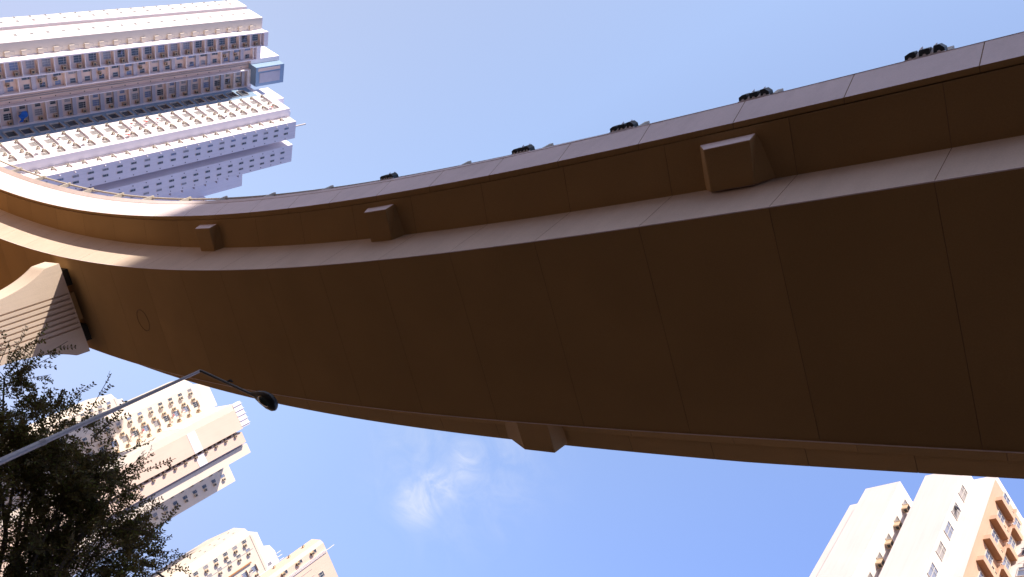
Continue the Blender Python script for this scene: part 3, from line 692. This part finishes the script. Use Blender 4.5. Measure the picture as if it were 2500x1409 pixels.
# ------------------------------------------------------------------ tower B family
def towerB(du, dv, H, label, full=True, th=63, zcut=GZ):
    T = Tower(th, 34 + du, 215 + dv, 'apartment_tower', label, group='cream and salmon towers beyond the flyover')
    def P(L): return [(a + du, b + dv) for a, b in L]
    T.prism(P([(18.4, 244), (17.1, 226.9), (17.1, 216.8), (19.4, 212.5), (19.4, 209.8), (26.6, 209.8), (26.6, 230), (26.6, 245)]), zcut, H, 'cream', 'wall')
    T.prism(P([(26.61, 240), (26.61, 194.8), (28.3, 194.8), (28.3, 240)]), zcut, H - .5, 'cream', 'wing')
    T.prism(P([(28.31, 240), (28.31, 194.75), (33.6, 194.75), (33.6, 240)]), zcut, H - .3, 'orange', 'wing')
    T.prism(P([(33.61, 240), (33.61, 198.2), (34.39, 198.2), (34.39, 240)]), zcut, H - 3, 'pink', 'slot_wall')
    T.prism(P([(34.4, 240), (34.4, 195.6), (37.3, 195.6), (37.3, 240)]), zcut, H - .6, 'orange', 'wing')
    T.prism(P([(37.31, 240), (37.31, 197.4), (38.0, 197.4), (38.0, 240)]), zcut, H - .4, 'greypanel', 'wing')
    T.prism(P([(38.01, 240), (38.01, 196.9), (40.6, 196.9), (40.6, 240)]), zcut, H, 'cream', 'wing')
    T.prism(P([(40.61, 240), (40.61, 210.6), (48.3, 210.6), (48.3, 215), (48.3, 240)]), zcut, H - 1, 'cream', 'wall')
    # roof screen with fins
    T.boxes([(27.4 + du + 1.35 * k, 27.5 + du + 1.35 * k, 194.6 + dv, 194.74 + dv, H - .3, H + 2.2) for k in range(5)] + [(26.8 + du, 33.4 + du, 194.9 + dv, 196 + dv, H - .29, H + 2.0)], 'white', 'roof_screen')
    T.boxes([(20.5 + du, 27.5 + du, 213 + dv, 222 + dv, H + .01, H + 4)], 'cream', 'roof_house')
    # pale storey band
    zb = H - 14
    T.boxes([(28.32 + du, 33.59 + du, 194.70 + dv, 194.749 + dv, zb, zb + 2.2), (34.42 + du, 37.28 + du, 195.55 + dv, 195.599 + dv, zb, zb + 2.2), (26.56 + du, 26.609 + du, 195 + dv, 209.6 + dv, zb, zb + 2.2)], 'greypanel' if False else 'white', 'storey_band')
    n = 0; z = H - 2.7
    while z > 22 and n < 26:
        zz = z
        T.put('window', window_mesh(.75, 1.1, rnd.choice(GL), 0, True), '-v', 20.1 + du, 209.8 + dv, zz)
        T.put('air_conditioner', ac_mesh(.85, .7, .65, 'ac'), '-v', 21.1 + du, 209.8 + dv, zz - .5)
        T.put('air_conditioner', ac_mesh(.8, .65, .6, 'acb'), '-v', 22.9 + du, 209.8 + dv, zz - .5)
        T.put('window', window_mesh(1.5, 1.3, rnd.choice(['glassgrey', 'glassblue', 'glass']), 2, True), '-v', 24.3 + du, 209.8 + dv, zz - .1)
        if rnd.random() < .5: T.put('drying_rack', rack_mesh(rnd.randint(0, 5), 1.3, .8, 5), '-v', 24.4 + du, 209.8 + dv, zz - .8)
        T.put('ledge', ledge_mesh(2.0, .09, .5, 'cream'), '-v', 24.3 + du, 209.8 + dv, zz + .7)
        T.put('air_conditioner', ac_mesh(.6, .45, .5, 'acb'), '-v', 26.0 + du, 209.8 + dv, zz - .3)
        T.put('window', window_mesh(.6, .5, 'glassgrey', 0, False), '-u', 17.1 + du, 218.0 + dv, zz)
        T.put('window', window_mesh(1.0, .45, 'glassgrey', 0, False), '-u', 17.1 + du, 222.0 + dv, zz)
        T.put('air_conditioner', ac_mesh(.5, .4, .45, 'acb'), '-u', 26.6 + du, 208.8 + dv, zz - .4)
        T.put('air_conditioner', ac_mesh(.6, .5, .6, 'acb'), '-v', 34.0 + du, 198.2 + dv, zz - .4)
        T.put('air_conditioner', ac_mesh(.55, .5, .5, 'acb'), '-u', 34.4 + du, 195.95 + dv, zz - .9)
        T.put('air_conditioner', ac_mesh(.55, .5, .5, 'ac'), '-u', 34.4 + du, 196.7 + dv, zz + .5)
        T.put('window', window_mesh(.8, 1.0, 'glass', 0, True), '-v', 34.0 + du, 198.2 + dv, zz + .7)
        T.put('air_conditioner', ac_mesh(.5, .45, .5, 'acb'), '-v', 34.72 + du, 195.6 + dv, zz - .2)
        for u, wd in ((42.4, .0), (45.3, .0)):
            T.put('window', window_mesh(.9, 1.2, rnd.choice(GL), 0, True), '-v', u + du, 210.6 + dv, zz - 1)
            T.put('air_conditioner', ac_mesh(.75, .6, .55, 'ac'), '-v', u + 1.0 + du, 210.6 + dv, zz - 1.4)
        z -= 2.8; n += 1
    T.finish(); return T
towerB(0, 0, 89, 'cream and salmon stepped tower right of the tree, its roof just under the street lamp')
# low shoulder tower behind it to the left
def towerS(th, u0, v0, u1, v1, H, label, nu, step_, kind='cream', back=.01, vb=20):
    T = Tower(th, (u0 + u1) / 2, (v0 + v1) / 2, 'apartment_tower', label, group='cream and salmon towers beyond the flyover')
    T.prism([(u0 + back, v1), (u0, v0 + vb), (u0, v0 + 2), (u0 + 1.6, v0), (u1, v0), (u1, v1)], GZ, H, kind, 'wall')
    T.boxes([(u0 + 3, u1 - 2, v0 + 3, v0 + 9, H + .01, H + 3)], 'white', 'roof_house')
    T.boxes([(u0 + 1.62, u1, v0 - .1, v0 - .001, H - .4, H + .3)], kind, 'parapet_band')
    z = H - 2.4; n = 0
    while z > 18 and n < 26:
        for k in range(nu):
            u = u0 + 2.3 + k * step_
            T.put('window', window_mesh(.9, 1.2, rnd.choice(GL), 1, True), '-v', u, v0, z)
            T.put('air_conditioner', ac_mesh(.75, .6, .55, 'ac' if k % 2 else 'acb'), '-v', u + 1.0, v0, z - .55)
        for v in (v0 + 4, v0 + 7, v0 + 14):
            if v < v0 + vb - 1: T.put('window', window_mesh(.9, .5, 'glassgrey', 0, False), '-u', u0, v, z)
        z -= 2.8; n += 1
    return T
B0 = towerS(63, 16.4, 272.5, 30, 300, 89, 'far cream tower with a low roof corner, left of the salmon tower above the tree', 4, 2.7); B0.finish()
Cc = towerS(63, 59.2, 201.3, 71.5, 232, 82, 'cream tower with balcony windows at the bottom edge, right of the tree', 2, 2.5, back=5, vb=8.5)
Cc.boxes([(67.0, 67.25, 200.8, 201.29, GZ, 79)], 'brown', 'slot_shade_strip')  # solid brown strip drawn for the dark of a slot
Cc.boxes([(64.2, 64.3, 201.2, 201.29, GZ, 81)], 'pipe', 'downpipe')
z = 79
for n in range(22):
    Cc.put('window', window_mesh(1.5, 1.3, rnd.choice(['glassgrey', 'glassblue']), 2, True), '-v', 69.2, 201.3, z)
    Cc.put('ledge', ledge_mesh(2.0, .09, .5, 'cream'), '-v', 69.2, 201.3, z + .8)
    if rnd.random() < .5: Cc.put('drying_rack', rack_mesh(rnd.randint(0, 5), 1.3, .8, 5), '-v', 69.2, 201.3, z - .7)
    Cc.put('air_conditioner', ac_mesh(.7, .6, .55, 'acb'), '-v', 71.0, 201.3, z - .3)
    z -= 2.8
Cc.finish()
C3 = Tower(63, 80, 233, 'apartment_tower', 'small pale roof seen between the cream tower and the pink tower at the bottom', group='cream and salmon towers beyond the flyover')
C3.prism([(76.5, 240), (75.3, 229), (77, 227), (86, 227), (86, 240)], GZ, 97, 'white', 'wall')
C3.boxes([(78 + k * 1.2, 78.1 + k * 1.2, 226.8, 226.99, 97.01, 98.6) for k in range(6)], 'white', 'roof_screen')
for n in range(12): C3.put('window', window_mesh(.9, 1.2, 'glassgrey', 1, True), '-v', 79.5, 227, 94 - 2.8 * n)
C3.finish()
C2 = Tower(63, 48, 121, 'apartment_tower', 'pink tower with few windows at the bottom, its roof rod pointing right', group='cream and salmon towers beyond the flyover')
C2.prism([(46, 129), (42.2, 118.5), (42.2, 115.9), (42.7, 115.3), (48.6, 115.3), (58, 115.3), (58, 129)], GZ, 57, 'orange', 'wall')
C2.boxes([(43.8 + k * .18, 43.86 + k * .18, 115.1, 115.2, GZ, 58.5 if k == 1 else 56.9) for k in range(3)], 'white', 'downpipe')
C2.boxes([(45.1, 45.16, 115.24, 115.299, 20, 53.5), (46.2, 46.26, 115.24, 115.299, 20, 53.5)], 'pipe', 'downpipe')
for n in range(14):
    z = 54.6 - 2.8 * n
    C2.put('window', window_mesh(.6, .6, 'glass', 0, False), '-v', 43.0, 115.3, z + .5)
    C2.put('air_conditioner', ac_mesh(.5, .42, .4, 'acb'), '-v', 43.05, 115.3, z - .3)
    C2.put('window', window_mesh(.9, .9, 'glass', 1, True), '-v', 46.9, 115.3, z)
    C2.put('air_conditioner', ac_mesh(.35, .3, .3, 'acb', False), '-u', 42.2, 117.5, z)
C2.finish()

# ------------------------------------------------------------------ tower D: white tower lower right
Dt = Tower(50, 40, 36, 'apartment_tower', 'white tower with zigzag roofline and orange balcony face in the lower right corner')
Dt.prism([(32.7, 41.5), (32.7, 40.7), (31.4, 39.1), (31.4, 35.6), (33.6, 35.6), (33.6, 33.2), (31.4, 33.2), (31.4, 29.55), (32.7, 29.55), (32.7, 27.6), (37.0, 27.6), (37.0, 20), (50, 20), (50, 41.5)], GZ, 68, 'whited', 'wall')
Dt.boxes([(32.72, 36.98, 27.55, 27.597, GZ, 67.2)], 'salmon', 'orange_face')
for n in range(13):
    z = 66.6 - 2.83 * n
    Dt.put('air_conditioner', ac_mesh(.5, .55, .5, 'acb'), '-v', 33.05, 35.6, z - 1.1)
    Dt.put('window', window_mesh(.75, .9, 'glassgrey', 0, False), '-v', 33.0, 35.6, z - .1)
    Dt.put('window', window_mesh(.95, 1.5, rnd.choice(['glassgrey', 'glassgrey', 'glassblue']), 1, True, n % 5 == 1), '-v', 32.12, 29.55, z - 1.85 + .0)
    Dt.put('window', window_mesh(.95, 1.3, 'glassblue', 1, True), '-v', 34.45, 27.55, z + .1)
    Dt.put('window', window_mesh(.95, 1.3, 'glassblue', 1, True), '-v', 36.35, 27.55, z - .6)
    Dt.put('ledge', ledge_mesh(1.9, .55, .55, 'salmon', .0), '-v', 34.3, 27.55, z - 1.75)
    Dt.put('ledge', ledge_mesh(1.86, .03, .53, 'brown', .0), '-v', 34.3, 27.55, z - 1.785)  # brown underside sheet, the ledge's shade as colour
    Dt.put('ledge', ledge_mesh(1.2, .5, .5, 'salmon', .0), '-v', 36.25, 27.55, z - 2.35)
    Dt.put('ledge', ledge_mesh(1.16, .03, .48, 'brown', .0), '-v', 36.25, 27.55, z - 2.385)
    Dt.put('ledge', ledge_mesh(.16, 1.9, .4, 'salmon', .0), '-v', 35.45, 27.55, z - 1.7)
    Dt.put('window', window_mesh(.4, .8, 'glass', 0, False), '-v', 35.15, 27.55, z - .3) if n % 2 else None
    Dt.put('air_conditioner', ac_mesh(.35, .4, .4, 'ac', False), '-v', 35.15, 27.55, z - 1.1)
    Dt.put('window', window_mesh(1.3, 1.2, 'glassblue', 1, True, n % 3 == 1), '-u', 37.0, 26.3, z - .9)
    Dt.put('window', window_mesh(1.3, 1.2, 'glass', 1, True), '-u', 37.0, 24.2, z - .9)
    if n % 2: Dt.put('drying_rack', rack_mesh(n % 6, 1.2, .7, 5), '-u', 37.0, 25.6, z - 1.8)
Dt.finish()

# ------------------------------------------------------------------ the tall block behind the photographer: its shadow falls on the right part of the flyover
K = Tower(0, 35, -150, 'apartment_tower', 'tall pale block behind the photographer that shades the right part of the flyover')
K.prism([(4.8, -135), (4.8, -165), (56, -165), (56, -135)], GZ, 120, 'dimwall', 'wall')
for n in range(40):
    for k in range(8): K.put('window', window_mesh(1.6, 1.3, 'glass', 1, True), '+v', 8 + 6 * k, -135, 4 + 3 * n)
K.finish()
for (x0, x1, y0, y1, h, lb) in ((-190, -42, -170, -150, 84, 'long unseen block added behind the camera to cut low sky light at left'), (120, 150, -120, 60, 52, 'unseen slab added right of the camera to cut low sky light'),
                                (95, 160, -175, -140, 62, 'unseen block added behind the camera against low sky light at far right'),
                                (-38, 2, -175, -152, 50, 'low unseen block added to close the gap in the sky-blocking ring')):
    T = Tower(0, (x0 + x1) / 2, (y0 + y1) / 2, 'sky_blocker', lb, 'added sky blocker')
    T.prism([(x0, y0), (x1, y0), (x1, y1), (x0, y1)], GZ, h, 'dimwall', 'wall')  # ring of unseen blocks added to keep low sky light off the web
    for n in range(12):
        for k in range(8): T.put('window', window_mesh(2.2, 1.4, 'glass', 1, True), '+v', x0 + (k + .5) * (x1 - x0) / 8, y1, 3 + n * (h - 6) / 12)
    T.finish()

# ------------------------------------------------------------------ tree
def leafspray(mb, rnd, p, d, L, nl, size):
    """a twig with pairs of small leaflets"""
    d = d.normalized(); s = d.orthogonal().normalized(); s = Matrix.Rotation(rnd.uniform(0, 6.28), 3, d) @ s; b = d.cross(s)
    k = mb.mi('leaf'); kb = mb.mi('bark')
    bend = Vector((rnd.uniform(-.3, .3), rnd.uniform(-.3, .3), rnd.uniform(-.35, .15)))
    pts = [p + d * (L * t) + bend * (L * t * t * .7) for t in [q / 4 for q in range(5)]]
    for a_, c_ in zip(pts, pts[1:]):
        w_ = .006; i = len(mb.v); mb.v += [tuple(a_ - s * w_), tuple(a_ + s * w_), tuple(c_ + s * w_ * .8), tuple(c_ - s * w_ * .8)]; mb.f.append([i, i + 1, i + 2, i + 3]); mb.m.append(kb)
    for j in range(nl):
        t = (j + .5) / nl; q = p + d * (L * t) + bend * (L * t * t * .7)
        for sg in (1, -1):
            ld = (s * sg + d * rnd.uniform(.3, .9) + b * rnd.uniform(-.6, .6)).normalized(); ls = size * rnd.uniform(.7, 1.2)
            wv = ld.cross(b + s * rnd.uniform(-.5, .5)).normalized() * ls * rnd.uniform(.2, .3)
            i = len(mb.v); mb.v += [tuple(q), tuple(q + ld * ls * .5 + wv), tuple(q + ld * ls), tuple(q + ld * ls * .5 - wv)]; mb.f.append([i, i + 1, i + 2, i + 3]); mb.m.append(k)
def raw_build(mb, name, parent):
    me = bpy.data.meshes.new(name); me.from_pydata(mb.v, [], mb.f)
    for m_ in mb.mats: me.materials.append(M[m_])
    me.polygons.foreach_set('material_index', mb.m); o = bpy.data.objects.new(name, me); C.objects.link(o); o.parent = parent; return o
def tree(base, label, blobs, seed, dens=1.0, gaps=()):
    rnd = random.Random(seed); e = empty('tree', (base[0], base[1], GZ), 0, label, 'tree'); B = Vector((base[0], base[1], GZ))
    tr = MB(); top = Vector((base[0], base[1], .4))
    tr.tube([(0, 0, 0), (.06, .04, 1.2), (.0, .1, 2.4), (.1, .0, 3.6)], [.26, .21, .18, .15], 'bark', 12)
    smooth(tr.build('trunk', e, (0, 0, 0)))
    br = MB(); cr = MB(); fork = B + Vector((.05, .04, 3.2))
    for (c, r) in blobs:
        c = Vector(c); r = Vector(r)
        mid = fork.lerp(c, .5) + Vector((rnd.uniform(-.35, .35), rnd.uniform(-.35, .35), rnd.uniform(.0, .6)))
        br.tube([fork - B, mid - B, c - B], [.085, .045, .018], 'bark', 7)
        vol = r.x * r.y * r.z / KS ** 3; n = int(dens * 1200 * vol ** .75)
        for k in range(max(3, int(n / 110))):
            q = c + Vector([rnd.gauss(0, .45) * r[i] for i in range(3)]); m_ = c.lerp(q, .5) + Vector((rnd.uniform(-.05, .05),) * 3)
            br.tube([c - B, m_ - B, q - B], [.018, .012, .006], 'bark', 5)
        subs = [(c + Vector([rnd.uniform(-1, 1) * r[i] * .78 for i in range(3)]), rnd.uniform(.22, .5)) for _ in range(max(8, int(n / 60)))]
        for k in range(n):
            sc, sr = rnd.choice(subs); q = sc + Vector([rnd.gauss(0, .5) * sr * r[i] * .8 for i in range(3)])
            dv = q - c; f = Vector((dv.x / r.x, dv.y / r.y, dv.z / r.z)).length
            if f > 1.12: continue
            dr = (dv.normalized() + Vector((rnd.uniform(-.7, .7), rnd.uniform(-.7, .7), rnd.uniform(-.3, .8)))).normalized()
            leafspray(cr, rnd, q - B, dr, rnd.uniform(.12, .26) * KS, rnd.randint(6, 9), .042 * KS)
        # long shoots that break the outline
        for k in range(int(6 + 9 * vol ** .5)):
            a = Vector([rnd.gauss(0, 1) for _ in range(3)]).normalized(); a.z = abs(a.z) * .8 - .1; q = c + Vector([a[i] * r[i] * .85 for i in range(3)])
            dr = (a + Vector((0, 0, rnd.uniform(.1, .8)))).normalized(); L = rnd.uniform(.25, .6) * KS
            for j in range(5): leafspray(cr, rnd, q - B + dr * L * j / 5, (dr + Vector([rnd.uniform(-.5, .5) for _ in range(3)])).normalized(), rnd.uniform(.1, .2) * KS, 5, .036 * KS)
            br.tube([q - B, q - B + dr * L], [.011, .006], 'bark', 4)
    raw_build(br, 'branches', e); raw_build(cr, 'crown', e)
    return e
def dirp(x, y, D):
    """plan direction helper used while laying the crown out: point at horizontal distance D"""
    r = w(((x - 1250) / 1.0, (y - 704.5), F_PX)); h = math.hypot(r.x, r.y); return Vector((r.x / h * D, r.y / h * D, r.z / h * D))
TD = 21.5; KS = 2.5
blobs = []
for (x, y, rx, dd) in ((-20, 1010, .42, .3), (60, 1020, .40, 0), (110, 1100, .45, .2), (60, 1180, .55, 0), (190, 1130, .45, -.2), (160, 1240, .55, 0), (250, 1220, .36, .1), (40, 1320, .60, .1),
                       (180, 1360, .50, -.1), (290, 1290, .36, 0), (270, 1380, .36, 0), (330, 1370, .30, .2), (-60, 1150, .6, 0), (-80, 1420, .7, 0), (150, 1500, .7, 0), (10, 930, .22, .2), (300, 1180, .20, 0), (375, 1370, .16, 0), (100, 1480, .6, .3)):
    x = x if x < 200 else 200 + (x - 200) * .72; c = dirp(x, y, TD + dd * KS); blobs.append((tuple(c), (rx * KS, rx * KS, rx * .85 * KS)))
tb = dirp(-60, 1700, TD)
tree((tb.x, tb.y), 'dark feathery-leaved tree in the lower left corner in front of the cream towers', blobs, 11, 1.0)
